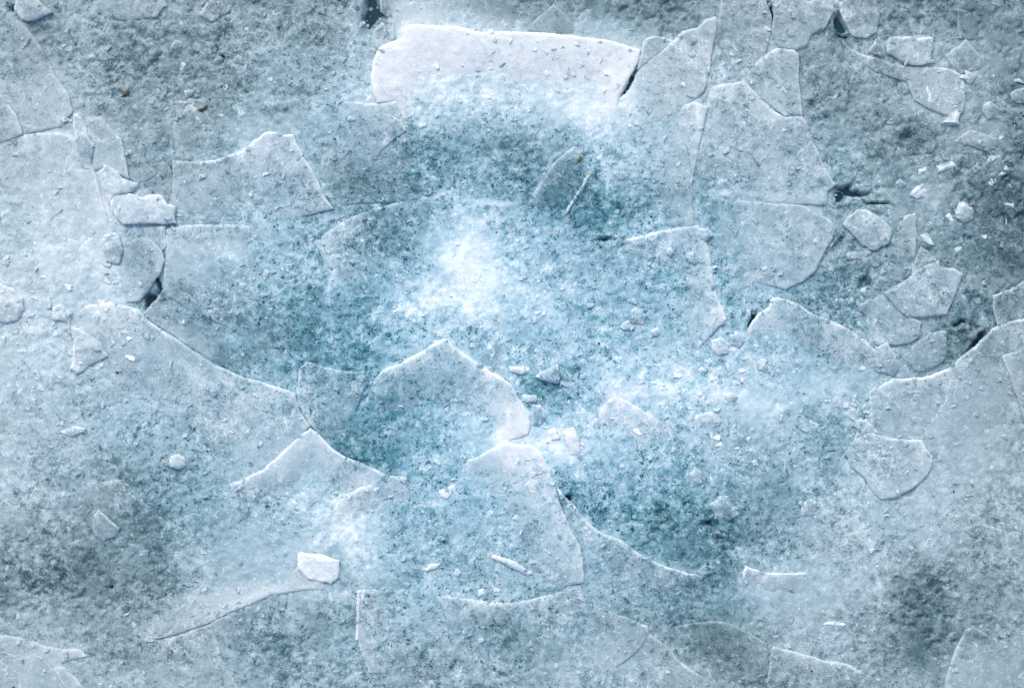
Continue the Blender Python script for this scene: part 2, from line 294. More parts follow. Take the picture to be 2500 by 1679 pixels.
# ---------------------------------------------------------------- setting: water below, crushed ice bed
WL = -.022
g = []
tag(mesh("water", [(-60, -60, WL), (60, -60, WL), (60, 60, WL), (-60, 60, WL)], [(0, 1, 2, 3)], M_WATER, smooth=False), kind="structure")
def build_bed():
    xs = np.arange(-1.42, 1.4201, .0042); ys = np.arange(-1.0, 1.0001, .0042)
    X, Y = np.meshgrid(xs, ys); nx, ny = len(xs), len(ys); X = X.ravel(); Y = Y.ravel()
    X = X + (RNG.random(X.size) - .5) * .002; Y = Y + (RNG.random(Y.size) - .5) * .002
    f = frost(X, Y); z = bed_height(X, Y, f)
    f2 = f + fbm(X, Y, 60, 3, 41) * .05 - .035
    idx = np.arange(nx * ny).reshape(ny, nx)
    q = np.stack([idx[:-1, :-1], idx[:-1, 1:], idx[1:, 1:], idx[1:, :-1]], -1).reshape(-1, 4)
    me = bpy.data.meshes.new("ground"); me.vertices.add(X.size); me.vertices.foreach_set('co', np.stack([X, Y, z], -1).ravel())
    me.loops.add(q.size); me.loops.foreach_set('vertex_index', q.ravel().astype(np.int32))
    me.polygons.add(len(q)); me.polygons.foreach_set('loop_start', np.arange(0, q.size, 4, dtype=np.int32))
    me.polygons.foreach_set('use_smooth', np.ones(len(q), bool))
    me.update(calc_edges=True)
    for nm, a in (("frost", f2), ("blue", graded_blue(X, Y)), ("rim", np.zeros(X.size)), ("calm", calm(X, Y))):
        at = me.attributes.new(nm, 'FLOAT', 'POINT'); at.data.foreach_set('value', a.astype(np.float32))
    me.materials.append(M_BED); o = bpy.data.objects.new("ground", me); COL.objects.link(o); tag(o, kind="structure")
    # the same frozen surface carries on beyond the patch, in coarser steps
    far = [1.42, 1.6, 2, 3, 5, 9, 16, 30, 60]; V = []; Fc = []
    def ring(a, b): return [(-a, -b), (a, -b), (a, b), (-a, b)]
    for i, a in enumerate(far):
        b = 1.0 + (a - 1.42)
        for (u, w) in ring(a, b): V.append((u, w, .002))
    for i in range(len(far) - 1):
        for j in range(4): Fc.append((i * 4 + j, i * 4 + (j + 1) % 4, i * 4 + 4 + (j + 1) % 4, i * 4 + 4 + j))
    n = len(V); tag(mesh("ground", V, Fc, M_BED, [.68] * n, [.1] * n, [0] * n, smooth=False), kind="structure")
build_bed()

# ---------------------------------------------------------------- plates
def densify(pts, step=.006, jit=.0016, seed=0, curve=True):
    p = np.array([(wx(a), wy(b)) for a, b in pts]); n = len(p); out = []
    for i in range(n):
        a, b, c, e = p[i - 1], p[i], p[(i + 1) % n], p[(i + 2) % n]
        L = np.hypot(*(c - b)); m = max(1, int(L / step))
        # follow the curve only where the corner is gentle
        def ang(u, v, w):
            s, t = v - u, w - v; return abs(math.atan2(s[0] * t[1] - s[1] * t[0], s @ t))
        tb = (c - a) / 2 if ang(a, b, c) < .5 else (c - b); tc = (e - b) / 2 if ang(b, c, e) < .5 else (c - b)
        tb = tb / (np.hypot(*tb) + 1e-9) * L; tc = tc / (np.hypot(*tc) + 1e-9) * L
        for k in range(m):
            t = k / m; h = (2 * t**3 - 3 * t**2 + 1) * b + (t**3 - 2 * t**2 + t) * tb + (3 * t**2 - 2 * t**3) * c + (t**3 - t**2) * tc
            out.append(h)
    q = np.array(out)
    j1 = fbm(q[:, 0], q[:, 1], 22, 3, seed) * jit * 2.2; j2 = fbm(q[:, 0], q[:, 1], 22, 3, seed + 50) * jit * 2.2
    j3 = fbm(q[:, 0], q[:, 1], 110, 3, seed + 9, .7) * jit * 1.3
    q[:, 0] += j1 + j3; q[:, 1] += j2 - j3
    return q
def dist_outline(P, Q):
    A = Q; Bq = np.roll(Q, -1, 0); D = Bq - A; L2 = (D ** 2).sum(1) + 1e-12
    out = np.empty(len(P))
    for s in range(0, len(P), 2000):
        p = P[s:s + 2000, None, :]; t = np.clip(((p - A) * D).sum(2) / L2, 0, 1)
        out[s:s + 2000] = np.sqrt((((p - A) - t[..., None] * D) ** 2).sum(2)).min(1)
    return out
def inside(P, Q):
    x, y = P[:, 0], P[:, 1]; c = np.zeros(len(P), bool); n = len(Q)
    for i in range(n):
        x1, y1 = Q[i]; x2, y2 = Q[(i + 1) % n]
        if y1 == y2: continue
        c ^= ((y1 > y) != (y2 > y)) & (x < (x2 - x1) * (y - y1) / (y2 - y1) + x1)
    return c
DIRS = {'L': (-1, 0), 'R': (1, 0), 'T': (0, 1), 'B': (0, -1), 'TL': (-.7, .7), 'TR': (.7, .7), 'BL': (-.7, -.7), 'BR': (.7, -.7), '': (0, 0)}
def slab(name, pts, hi, low='', lo=-4, thick=14, lum=None, k=.5, mat=None, seed=0, dome=0, rough=1.0, rimw=.008, jit=.0016, step=.0055, off=0.0, facet=0, rimk=1.0, crisp=None, reach=160):
    """a broken sheet of ice: hi/lo = height in mm of its high and of its sunken side, low = which side is sunk"""
    Q = densify(pts, step, jit, seed)
    lo2, hi2 = Q.min(0), Q.max(0); sp = .0064 if max(hi2 - lo2) > .1 else .005
    gx, gy = np.meshgrid(np.arange(lo2[0], hi2[0], sp), np.arange(lo2[1], hi2[1], sp * .87)); gx[1::2] += sp / 2
    G = np.stack([gx.ravel(), gy.ravel()], -1); rr = np.random.default_rng(seed + 1); G = G + (rr.random(G.shape) - .5) * sp * .5
    if len(G):
        G = G[inside(G, Q)]
        if len(G): G = G[dist_outline(G, Q) > .003]
    n = len(Q); allp = [Vector((float(a), float(b))) for a, b in np.vstack([Q, G])]
    r = geometry.delaunay_2d_cdt(allp, [], [list(range(n))], 1, 1e-6)
    V2 = np.array([tuple(v) for v in r[0]]); F = [list(f) for f in r[2]]
    # boundary edges
    cnt = {}
    for f in F:
        for i in range(len(f)):
            e = (f[i], f[(i + 1) % len(f)]); cnt[e] = cnt.get(e, 0) + 1
    bnd = [e for e in cnt if (e[1], e[0]) not in cnt]
    d_ = dist_outline(V2, Q)
    cen = (lo2 + hi2) / 2; dr = DIRS[low]
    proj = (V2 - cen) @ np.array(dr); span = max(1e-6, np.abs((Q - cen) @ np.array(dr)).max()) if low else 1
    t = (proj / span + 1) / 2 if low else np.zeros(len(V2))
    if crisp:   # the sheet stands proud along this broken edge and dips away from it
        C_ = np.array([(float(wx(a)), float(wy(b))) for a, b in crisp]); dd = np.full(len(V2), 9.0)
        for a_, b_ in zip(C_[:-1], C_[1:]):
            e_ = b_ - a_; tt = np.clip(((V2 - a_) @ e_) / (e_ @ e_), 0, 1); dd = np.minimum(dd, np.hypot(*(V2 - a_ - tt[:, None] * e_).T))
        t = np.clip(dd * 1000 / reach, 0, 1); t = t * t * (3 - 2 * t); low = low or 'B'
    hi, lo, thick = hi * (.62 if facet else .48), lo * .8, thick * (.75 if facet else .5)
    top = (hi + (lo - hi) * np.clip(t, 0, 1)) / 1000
    mx = max(.004, d_.max())
    z = top + (fbm(V2[:, 0], V2[:, 1], 14, 3, seed + 3) * .0022 + fbm(V2[:, 0], V2[:, 1], 70, 3, seed + 4, .6) * .0016) * rough
    z = z + dome / 1000 * (1 - (1 - np.clip(d_ / mx, 0, 1)) ** 2)
    bev = np.clip(1 - d_ / .0034, 0, 1); z = z - bev ** 2 * min(.0035, thick / 3000)
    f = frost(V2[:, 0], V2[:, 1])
    k *= .75
    if lum is not None: f = f * (1 - k) + (lum / 255) * k
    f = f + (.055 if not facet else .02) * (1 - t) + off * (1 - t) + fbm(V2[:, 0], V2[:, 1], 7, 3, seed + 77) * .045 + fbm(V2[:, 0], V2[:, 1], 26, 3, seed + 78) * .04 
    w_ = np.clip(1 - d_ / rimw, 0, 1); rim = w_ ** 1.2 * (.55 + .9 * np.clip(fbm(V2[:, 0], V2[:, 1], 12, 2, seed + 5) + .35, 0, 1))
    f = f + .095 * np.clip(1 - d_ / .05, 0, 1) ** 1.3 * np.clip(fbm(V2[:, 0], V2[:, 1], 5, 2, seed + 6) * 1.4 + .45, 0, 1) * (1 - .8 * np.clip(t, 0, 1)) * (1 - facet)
    if facet:   # broken planes of a chunk
        rf = np.random.default_rng(seed + 40); R_ = max(hi2 - lo2) / 2; h = np.full(len(V2), 9.0)
        for q in range(7):
            a_ = rf.random() * math.tau; g_ = .12 + rf.random() * .42
            h = np.minimum(h, dome / 1000 * (.55 + rf.random() * .5) - ((V2 - cen) @ np.array([math.cos(a_), math.sin(a_)])) * g_ + R_ * .1 * rf.random())
        z = top + np.clip(h, -.001, dome / 1000) + (fbm(V2[:, 0], V2[:, 1], 60, 3, seed + 4, .6) * .003) - bev ** 2 * .002
        gz = np.abs(fbm(V2[:, 0], V2[:, 1], 40, 3, seed + 60)); f = f + (np.clip(.10 - gz, 0, 1) * 1.2 - .05)
    rim = rim * rimk
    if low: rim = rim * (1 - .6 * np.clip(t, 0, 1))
    bl = graded_blue(V2[:, 0], V2[:, 1]); ca = list(calm(V2[:, 0], V2[:, 1]) * (1 - facet))
    # sides and underside
    nb = len(V2); verts = [(a, b, c) for (a, b), c in zip(V2, z)]; idx = {}
    f = list(f); rim = list(rim); bl = list(bl); faces = F
    for a, b in bnd:
        for q in (a, b):
            if q not in idx:
                idx[q] = len(verts); v = verts[q]; s = 1 + .004
                verts.append((cen[0] + (v[0] - cen[0]) * s, cen[1] + (v[1] - cen[1]) * s, v[2] - thick / 1000)); f.append(f[q] - .13); ca.append(ca[q]); rim.append(.35); bl.append(bl[q])
        faces.append([b, a, idx[a], idx[b]])
    nxt = {a: b for a, b in bnd}
    if nxt:
        st = bnd[0][0]; loop = [st]; q = nxt[st]
        while q != st and len(loop) <= len(bnd) and q in nxt: loop.append(q); q = nxt[q]
        if len(loop) > 2 and facet: faces.append([idx[v] for v in reversed(loop)])
    c3 = Vector((cen[0], cen[1], 0))
    verts = [(a - c3.x, b - c3.y, c) for a, b, c in verts]
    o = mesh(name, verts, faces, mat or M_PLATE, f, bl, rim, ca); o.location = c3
    return o
#PLATES
#CHUNKS
# ---- the big and middling plates, bottom of the pile first: label, outline (mm), high, sunken side, low, thickness, frost, weight
PL = [
("faint veil-like sheet left of the white centre, under the mottled blue ice", [(770,590),(860,530),(950,500),(1080,470),(1180,480),(1150,560),(1050,700),(950,760),(820,700)], 8,'BR',-10,6,None,0,.02),
("broad faint sheet under the teal arc above the white centre", [(810,310),(1000,332),(1200,330),(1290,480),(1150,482),(1000,490),(830,500),(770,430)], 8,'TR',-9,6,None,0,.01),
("hazy sheet in the lower right above the scallop-topped plate", [(1870,1180),(2080,1225),(2150,1345),(2050,1368),(1985,1393),(1850,1330)], 9,'L',-8,6,None,0,.02),
("thin milky sheet left of the torn-edged plate in the lower right", [(1880,960),(2060,950),(2110,1020),(2075,1075),(2070,1120),(1930,1090)], 8,'BL',-8,6,None,0,.015),
("grey sheet with an upright ridge on its left in the upper left", [(416,248),(560,240),(700,302),(672,320),(617,345),(540,385),(482,393),(428,388)], 7,'R',-8,6,None,0,.015),
("thin grey sheet near the top left of centre, left of the white slab", [(560,40),(700,20),(865,60),(890,130),(830,203),(765,253),(640,250),(580,170)], 7,'L',-9,6,None,0,.01),
("dull sheet in the far right slush above the frame-edge plate", [(2350,560),(2470,545),(2540,600),(2540,680),(2463,704),(2421,719),(2350,700)], 7,'L',-7,6,None,0,.02),
("blue sheet at the bottom centre between two paler ones", [(1060,1450),(1240,1470),(1420,1430),(1460,1590),(1380,1710),(1100,1710),(1150,1620)], 8,'B',-9,6,None,0,.015),
("faint grey sheet in the lower left beside the gem-like chunk", [(60,1190),(200,1180),(300,1170),(420,1290),(330,1400),(80,1360)], 6,'BL',-8,6,None,0,.02),
("pale sheet in the bright slush right of the teal pool", [(1640,880),(1700,862),(1830,870),(1880,905),(1780,960),(1640,985)], 8,'BL',-8,6,None,0,.02),
("large hazy sheet in the lower right corner area, over the darkest slush", [(2160,1190),(2350,1262),(2500,1310),(2540,1500),(2467,1566),(2370,1528),(2200,1440)], 7,'BL',-10,6,None,0,.015),
("thin sheet with a ragged left end across the lower centre right", [(1500,960),(1640,1040),(1700,1140),(1650,1250),(1480,1180),(1420,1060)], 6,'B',-8,6,None,0,.015),
("wide grey left plate with a long curved edge sweeping down to the right", [(343,756),(370,787),(424,825),(482,864),(540,895),(597,922),(648,933),(694,951),(717,956),(725,976),(732,1003),(757,1040),(700,1100),(640,1150),(540,1195),(400,1220),(200,1180),(60,1150),(-40,1160),(-40,820),(100,780),(250,740)], 20,'BL',-10,14,None,0,.035),
("wide mottled plate left of centre between the concave-topped plate and the small fan-shaped one", [(403,560),(460,548),(655,548),(820,512),(960,495),(1000,500),(990,600),(1000,700),(960,800),(930,890),(904,905),(850,903),(749,880),(735,895),(650,860),(560,800),(420,730),(395,700),(405,630)], 7,'R',-9,10,None,0,.0),
("smooth blue-grey submerged plate hugging the inside of the long curved edge at left", [(397,706),(424,702),(520,756),(571,810),(655,871),(736,900),(728,948),(655,930),(540,890),(424,820),(370,785),(350,765)], 4,'TR',-8,8,158,.6,-.01),
("long pale plate lower left of centre, its bottom edge rising to the right", [(843,1225),(830,1250),(771,1325),(765,1360),(790,1420),(790,1440),(725,1442),(655,1456),(563,1495),(520,1515),(385,1560),(280,1578),(160,1575),(200,1400),(350,1250),(500,1215),(680,1240),(740,1222),(800,1220)], 9,'L',-10,8,188,.35,.02),
("smooth pale wedge plate with a sharp peak below the fan-shaped plate", [(757,1042),(788,1068),(816,1095),(868,1124),(925,1150),(944,1158),(925,1180),(880,1196),(843,1212),(790,1219),(740,1218),(700,1235),(600,1225),(480,1210),(530,1197),(600,1165),(648,1140),(705,1088)], 24,'BL',-4,12,200,.6,.02),
("large pale blue plate at the bottom centre with a straight right flank", [(1297,1085),(1320,1106),(1340,1148),(1355,1183),(1370,1233),(1390,1283),(1417,1341),(1425,1420),(1300,1450),(1060,1440),(1040,1350),(1000,1252),(997,1179),(1060,1150),(1150,1120),(1230,1080)], 23,'B',-10,12,190,.35,.02),
("white frosted plate around the soft white blob lower left of centre", [(839,1214),(912,1175),(946,1160),(989,1162),(997,1179),(1000,1252),(950,1318),(939,1341),(908,1372),(880,1440),(830,1445),(825,1365),(770,1330),(800,1260)], 17,'BR',-6,12,196,.35,.02),
("long curved-edge plate running down right from the bottom centre plate under dark slush", [(1357,1187),(1401,1233),(1452,1287),(1513,1318),(1556,1349),(1602,1372),(1648,1387),(1690,1399),(1745,1393),(1792,1387),(1815,1390),(1850,1440),(1840,1500),(1750,1515),(1645,1510),(1533,1508),(1470,1480),(1420,1430),(1417,1341),(1390,1283)], 20,'BL',-12,10,None,0,.015),
("pale plate piece with a torn corner near the bottom right of centre", [(1463,1480),(1505,1499),(1533,1509),(1581,1526),(1583,1545),(1563,1580),(1494,1640),(1380,1640),(1380,1500)], 15,'L',-6,10,178,.5,.0),
("light plate at the bottom edge with a ragged diagonal right edge", [(1586,1545),(1633,1580),(1660,1615),(1700,1642),(1740,1662),(1760,1710),(1450,1710),(1480,1600),(1500,1580)], 18,'BL',-4,12,186,.6,.0),
("dark mottled plate with a smooth arched top edge at the bottom right of centre", [(1650,1525),(1746,1517),(1785,1522),(1870,1569),(1878,1638),(1851,1661),(1754,1665),(1666,1615),(1639,1580),(1645,1535)], 9,'BL',-6,8,140,.5,.0),
("pale arched plate in the bottom right, next to the dark mottled plate", [(1885,1576),(1947,1592),(2001,1607),(2063,1619),(2105,1638),(2097,1657),(2070,1710),(1870,1710),(1875,1640)], 12,'B',-3,9,172,.5,.0),
("broad smooth pale plate in the lower right with a scalloped top edge", [(1820,1380),(1881,1397),(1935,1399),(1985,1395),(2050,1370),(2140,1350),(2151,1450),(2159,1522),(2024,1530),(1847,1503),(1800,1450)], 12,'B',-9,10,184,.55,.0),
("hazy pale plate in the bottom right corner", [(2355,1537),(2374,1530),(2432,1557),(2467,1568),(2540,1580),(2540,1710),(2300,1710),(2320,1620)], 8,'BR',-4,9,174,.5,.0),
("pale frosted plate in the bottom left corner", [(-40,1548),(23,1550),(135,1580),(192,1582),(215,1600),(150,1620),(205,1679),(215,1710),(-40,1710)], 8,'BL',2,9,184,.5,.0),
("grey plate along the bottom left with a steep right edge", [(300,1580),(400,1560),(515,1520),(525,1560),(543,1611),(560,1638),(600,1710),(220,1710),(150,1620),(215,1590)], 9,'L',-7,8,172,.4,.0),
("narrow grey sliver plate beside the dark slush at the bottom left of centre", [(563,1500),(590,1573),(610,1600),(545,1610),(525,1560),(515,1515)], 7,'B',-3,7,172,.5,.0),
("blue-grey plate at the bottom centre with a straight upright left edge", [(884,1440),(1060,1440),(1140,1500),(1150,1620),(1050,1660),(900,1640),(874,1560),(878,1500)], 8,'R',-8,8,None,0,.015),
("thin upright white sliver at the bottom left of centre", [(873,1440),(884,1438),(879,1500),(876,1560),(868,1562)], 13,'',0,8,190,.6,.0),
("small fan-shaped plate with a crisp white rim beside the curved left plate", [(732,898),(749,883),(800,897),(850,906),(904,908),(889,948),(858,1021),(814,1086),(780,1060),(755,1035),(735,1000),(727,976),(728,940)], 17,'BR',-2,9,172,.55,.0),
("blue triangular plate in the centre pointing up and right under white fracture lines", [(935,902),(1010,868),(1083,826),(1131,862),(1193,902),(1243,933),(1266,972),(1293,1006),(1297,1037),(1290,1060),(1200,1090),(1100,1110),(1000,1120),(870,1030),(905,950)], 17,'BL',-9,9,None,0,.04),
("thin bright triangular shard above the blue central plate", [(1170,870),(1214,825),(1216,780),(1224,860),(1243,929),(1193,898)], 13,'L',0,7,182,.4,.0),
("narrow glassy strip on the right tip of the blue central plate", [(1243,937),(1266,972),(1295,1010),(1293,1052),(1243,1045),(1241,983)], 16,'B',-3,6,186,.5,.0),
("pale plate in the middle right with a steep right edge over blue slush", [(1704,552),(1731,609),(1737,648),(1743,686),(1754,729),(1773,779),(1700,860),(1560,860),(1420,760),(1380,650),(1450,600),(1560,578),(1620,562)], 14,'BL',-11,10,None,0,.025),
("long upright plate right of centre with a blunt white top corner", [(1692,248),(1727,262),(1719,300),(1704,366),(1693,432),(1690,500),(1697,550),(1600,570),(1480,600),(1540,430),(1600,300)], 15,'L',-11,10,None,0,.02),
("frosty grey-blue plate right of the blunt-topped upright one", [(1916,287),(1959,287),(1978,328),(1997,370),(2016,412),(2039,449),(2020,466),(2016,501),(1950,500),(1870,493),(1815,463),(1695,436),(1696,405),(1716,328),(1727,250),(1735,212),(1816,197),(1847,231),(1881,266)], 20,'L',-2,12,184,.4,.01),
("pale rough plate with a crumbling right edge beside the big round boulder", [(1720,495),(1800,490),(1870,494),(1955,502),(1985,517),(2024,536),(2039,559),(2035,580),(2016,609),(1986,663),(1962,683),(1939,694),(1916,706),(1850,690),(1760,740),(1745,650),(1725,570),(1705,530)], 22,'L',-4,12,190,.45,.01),
("clear grey plate with an arched upper edge right of centre, below the dark slush pocket", [(1824,806),(1850,767),(1876,748),(1885,725),(1908,729),(1947,740),(1978,764),(2024,779),(2070,806),(2113,833),(2140,860),(2151,895),(2101,906),(2040,915),(1960,930),(1880,900),(1830,860)], 14,'BL',-5,9,178,.4,.0),
("large pale plate on the right whose curved edge rises to the frame", [(2178,922),(2232,922),(2275,914),(2313,899),(2340,875),(2379,845),(2429,798),(2470,782),(2540,772),(2540,1330),(2350,1260),(2200,1230),(2130,1060),(2120,960)], 17,'B',-9,12,180,.45,.01),
("smooth pale plate at the right edge of the photo above the large curved plate", [(2421,721),(2463,706),(2500,686),(2540,680),(2540,772),(2470,782),(2435,797),(2425,760)], 20,'R',8,10,172,.5,.0),
("narrow plate at the right frame edge lying on the large curved plate", [(2444,868),(2479,968),(2500,1030),(2540,1040),(2540,830)], 22,'R',12,6,168,.4,.0),
("smooth pale plate with a torn top edge above a dark sliver gap", [(2078,1076),(2124,1053),(2171,1068),(2251,1075),(2263,1099),(2275,1114),(2273,1133),(2255,1164),(2201,1206),(2151,1218),(2128,1199),(2105,1164),(2078,1137),(2070,1100)], 24,'L',6,10,188,.6,.0),
("small shard at the top left tip of the torn-edged plate in the lower right", [(2097,1026),(2117,1026),(2147,1060),(2120,1055),(2085,1075)], 16,'BL',4,7,182,.5,.0),
("long diagonal plate in the top left corner with a straight right edge", [(-40,-30),(30,40),(54,58),(69,73),(87,96),(116,146),(150,208),(170,239),(179,270),(150,310),(60,330),(-40,300)], 18,'L',-5,11,180,.45,.0),
("small pale plate at the left frame edge, under the long diagonal plate", [(-40,200),(0,228),(25,258),(46,293),(58,330),(-40,360)], 22,'L',5,9,178,.5,.0),
("wide pale frosted plate on the left edge below the long diagonal one", [(-40,340),(58,328),(112,322),(175,330),(215,380),(235,430),(270,560),(280,600),(200,640),(-40,640)], 22,'BL',-8,12,198,.5,.0),
("smooth leaning plate right of the upright white chunk at left", [(204,297),(250,283),(285,328),(301,339),(304,374),(312,412),(316,436),(285,420),(254,408),(220,424),(229,358),(216,320)], 20,'L',4,10,188,.6,.0),
("small grey-blue plate with a round lobe between two pale plates at left", [(306,374),(328,378),(351,393),(370,409),(381,416),(380,428),(362,441),(339,447),(316,436)], 13,'L',2,8,168,.6,.0),
("small square grey plate above the bright ragged chunk at left", [(362,401),(409,397),(420,428),(418,474),(409,497),(378,474),(339,455)], 9,'L',0,8,162,.6,.0),
("curved pale plate with a concave top edge in the upper left of centre", [(424,391),(482,395),(540,387),(590,370),(617,347),(648,324),(671,322),(694,331),(717,328),(733,366),(767,424),(794,482),(817,509),(771,520),(655,544),(540,546),(455,540),(430,544),(420,474),(422,428)], 23,'B',-2,12,188,.4,.01),
("faint pale plate right of the concave-topped plate with a squared right end", [(702,300),(765,255),(835,245),(916,254),(966,249),(993,320),(966,336),(900,400),(820,420),(745,380),(722,332)], 15,'BL',-10,9,186,.4,.0),
("grey plate at the top edge in the upper left with a scalloped right end", [(247,31),(278,8),(316,-20),(408,-20),(405,12),(390,29),(385,42),(335,48),(293,50)], 13,'L',-3,9,180,.6,.0),
("small grey plate at the top edge, second from the left corner plate", [(486,35),(509,4),(540,-20),(590,-10),(560,30),(513,54)], 9,'R',-6,7,168,.6,.0),
("pale milky plate along the top edge above the white slab", [(925,-20),(1235,-20),(1255,20),(1270,50),(1285,76),(1166,77),(1070,62),(1000,60),(978,74),(966,90),(962,60),(930,30)], 9,'R',-2,8,180,.25,.0),
("small translucent shard at the upper left corner of the white slab", [(912,77),(931,58),(954,48),(964,66),(966,96),(939,112),(920,123),(910,100)], 22,'B',10,7,190,.6,.0),
("biggest bright white slab at the top centre with a crisp straight top edge", [(935,112),(981,94),(979,77),(1000,62),(1070,64),(1139,71),(1166,79),(1255,79),(1340,83),(1417,91),(1513,108),(1565,123),(1556,154),(1529,204),(1509,250),(1510,280),(1440,320),(1300,330),(1150,320),(1020,330),(990,310),(966,249),(923,254),(906,200),(908,173),(919,131)], 28,'B',-7,14,236,.6,.02),
("smooth pale triangular shard standing behind the white slab", [(1286,75),(1317,42),(1351,12),(1378,35),(1398,62),(1401,81),(1340,82)], 14,'B',6,7,172,.75,.0),
("small grey shard in the notch right of the white slab", [(1567,123),(1575,93),(1602,89),(1644,100),(1610,131),(1579,154),(1556,173)], 12,'',0,7,150,.75,.0),
("sharp pointed plate right of the white slab, a dark crack on its left", [(1537,220),(1558,177),(1581,147),(1644,100),(1664,77),(1700,69),(1712,58),(1727,46),(1746,43),(1748,66),(1739,127),(1733,177),(1716,227),(1640,280),(1560,300),(1500,330),(1507,280)], 27,'BL',-4,12,196,.5,.0),
("grey plate at the top edge right of the sharp pointed plate", [(1750,66),(1765,-20),(1862,-20),(1872,10),(1882,38),(1880,75),(1870,130),(1850,170),(1810,195),(1760,190),(1737,180)], 17,'BL',-2,9,172,.5,.0),
("pale grey plate at the top edge right of the slit-shaped dark crack", [(1888,38),(1874,-20),(2030,-20),(2036,31),(2009,73),(1978,85),(1970,108),(1943,123),(1900,116),(1884,75)], 20,'L',8,9,174,.5,.0),
("pale wedge plate with the upper half of the long curved right edge", [(1893,119),(1939,123),(1951,135),(1949,193),(1951,231),(1959,286),(1916,286),(1885,262),(1847,231),(1820,193),(1843,154)], 24,'L',4,12,186,.5,.0),
("square pale grey plate in the top right corner area", [(2334,23),(2386,35),(2386,100),(2356,96),(2336,81)], 15,'R',2,8,160,.7,.0),
("pale pointed plate under the square grey plate in the top right", [(2305,135),(2332,119),(2359,98),(2394,139),(2394,170),(2348,181),(2320,165)], 15,'B',2,8,178,.6,.0),
("curved pale band plate in the upper right with a rounded right end", [(2051,93),(2093,127),(2155,148),(2201,160),(2271,166),(2321,170),(2344,181),(2354,216),(2350,270),(2340,287),(2321,285),(2271,266),(2232,247),(2209,200),(2140,175),(2078,140)], 17,'L',0,10,190,.55,.0),
("tiny pale shard touching the rounded end of the curved band plate", [(2352,170),(2390,185),(2371,208),(2356,200)], 13,'R',4,6,182,.6,.0),
("tall narrow grey plate right of the round boulder", [(2200,530),(2235,520),(2236,600),(2232,640),(2221,675),(2170,692),(2165,640),(2180,590)], 13,'L',0,8,160,.6,.0),
("dull triangular shard above the spiky pale plate at right", [(2248,604),(2271,617),(2286,636),(2225,675),(2232,640)], 15,'',0,7,160,.7,.0),
("pale plate half hidden under the spiky plate at right", [(2093,752),(2101,740),(2163,713),(2194,760),(2248,787),(2240,825),(2209,841),(2140,841),(2117,802),(2113,771)], 15,'L',6,9,184,.6,.0),
("spiky pale plate with a jagged right end in the right half", [(2155,713),(2201,690),(2240,660),(2290,634),(2294,652),(2329,654),(2350,669),(2340,694),(2325,733),(2309,767),(2279,771),(2255,773),(2217,773),(2194,760),(2171,733)], 28,'BL',18,9,196,.7,.0),
("leaf-shaped glassy plate standing under the spiky plate at right", [(2215,883),(2225,848),(2255,825),(2294,806),(2309,806),(2309,841),(2305,879),(2271,899),(2232,906)], 22,'L',10,8,178,.65,.0),
("small tongue-shaped plate left of the leaf-shaped one", [(2140,848),(2167,837),(2186,871),(2195,899),(2186,918),(2147,910),(2140,879)], 15,'B',3,8,176,.65,.0),
("rounded plate with a dark crack on its right in the left half", [(301,609),(332,582),(362,579),(386,598),(405,636),(393,667),(366,706),(343,737),(308,740),(293,656)], 21,'L',4,10,170,.5,.0),
("small pale plate under the bright ragged chunk, above the rounded plate at left", [(345,555),(405,552),(405,600),(397,613),(385,597),(355,578)], 12,'L',2,8,178,.5,.0),
("triangular blue shard with pale rims around the tiny green leaf fragment", [(1293,493),(1313,455),(1351,397),(1401,358),(1455,308),(1500,340),(1480,420),(1490,520),(1400,560)], 9,'BR',-8,8,None,0,.02),
("thin pale needle of ice leaning across dark slush at upper centre", [(1374,528),(1401,482),(1432,428),(1440,428),(1417,470),(1382,524)], 9,'',0,4,168,.6,-.03),
]
CRISP = {   # label start -> proud edge, reach of the dip
"wide grey left plate": ([(343,756),(370,787),(424,825),(482,864),(540,895),(597,922),(648,933),(717,956),(732,1003),(757,1040)], 330),
"large pale blue plate at": ([(1230,1080),(1297,1085),(1320,1106),(1340,1148),(1370,1233),(1390,1283),(1417,1341)], 230),
"long curved-edge plate": ([(1357,1187),(1401,1233),(1452,1287),(1513,1318),(1556,1349),(1602,1372),(1648,1387)], 130),
"blue triangular plate": ([(960,890),(1010,868),(1083,826),(1131,862),(1193,902),(1243,933),(1266,972),(1293,1006),(1297,1037)], 200),
"clear grey plate": ([(1850,767),(1908,729),(1947,740),(1978,764),(2024,779),(2070,806),(2113,833),(2140,860)], 150),
"large pale plate on the right": ([(2178,922),(2232,922),(2275,914),(2313,899),(2340,875),(2379,845),(2429,798),(2470,782),(2540,772)], 320),
"pale plate in the middle right": ([(1610,567),(1704,552),(1731,609),(1737,648),(1743,686),(1754,729),(1773,779)], 200),
"long upright plate right": ([(1692,248),(1727,262),(1719,300),(1704,366),(1693,432),(1690,500),(1697,550)], 150),
"frosty grey-blue plate right": ([(1847,231),(1916,287),(1959,287),(1978,328),(1997,370),(2016,412),(2039,449),(2020,466)], 220),
"curved pale plate with": ([(424,391),(482,395),(540,387),(590,370),(617,347),(648,324),(671,322),(717,328),(733,366),(767,424),(794,482)], 170),
"long pale plate lower left": ([(765,1420),(720,1440),(655,1456),(563,1495),(520,1515),(385,1560)], 150),
"smooth pale wedge": ([(640,1145),(705,1088),(757,1042),(788,1068),(816,1095),(868,1124),(925,1150),(944,1158)], 130),
"broad smooth pale plate": ([(1820,1382),(1881,1397),(1935,1399)], 80),
"white frosted plate": ([(839,1214),(912,1175),(946,1160),(989,1162)], 110),
"biggest bright white slab": ([(906,200),(919,131),(981,94),(1000,62),(1139,71),(1255,79),(1417,91),(1565,123),(1545,170)], 190),
}
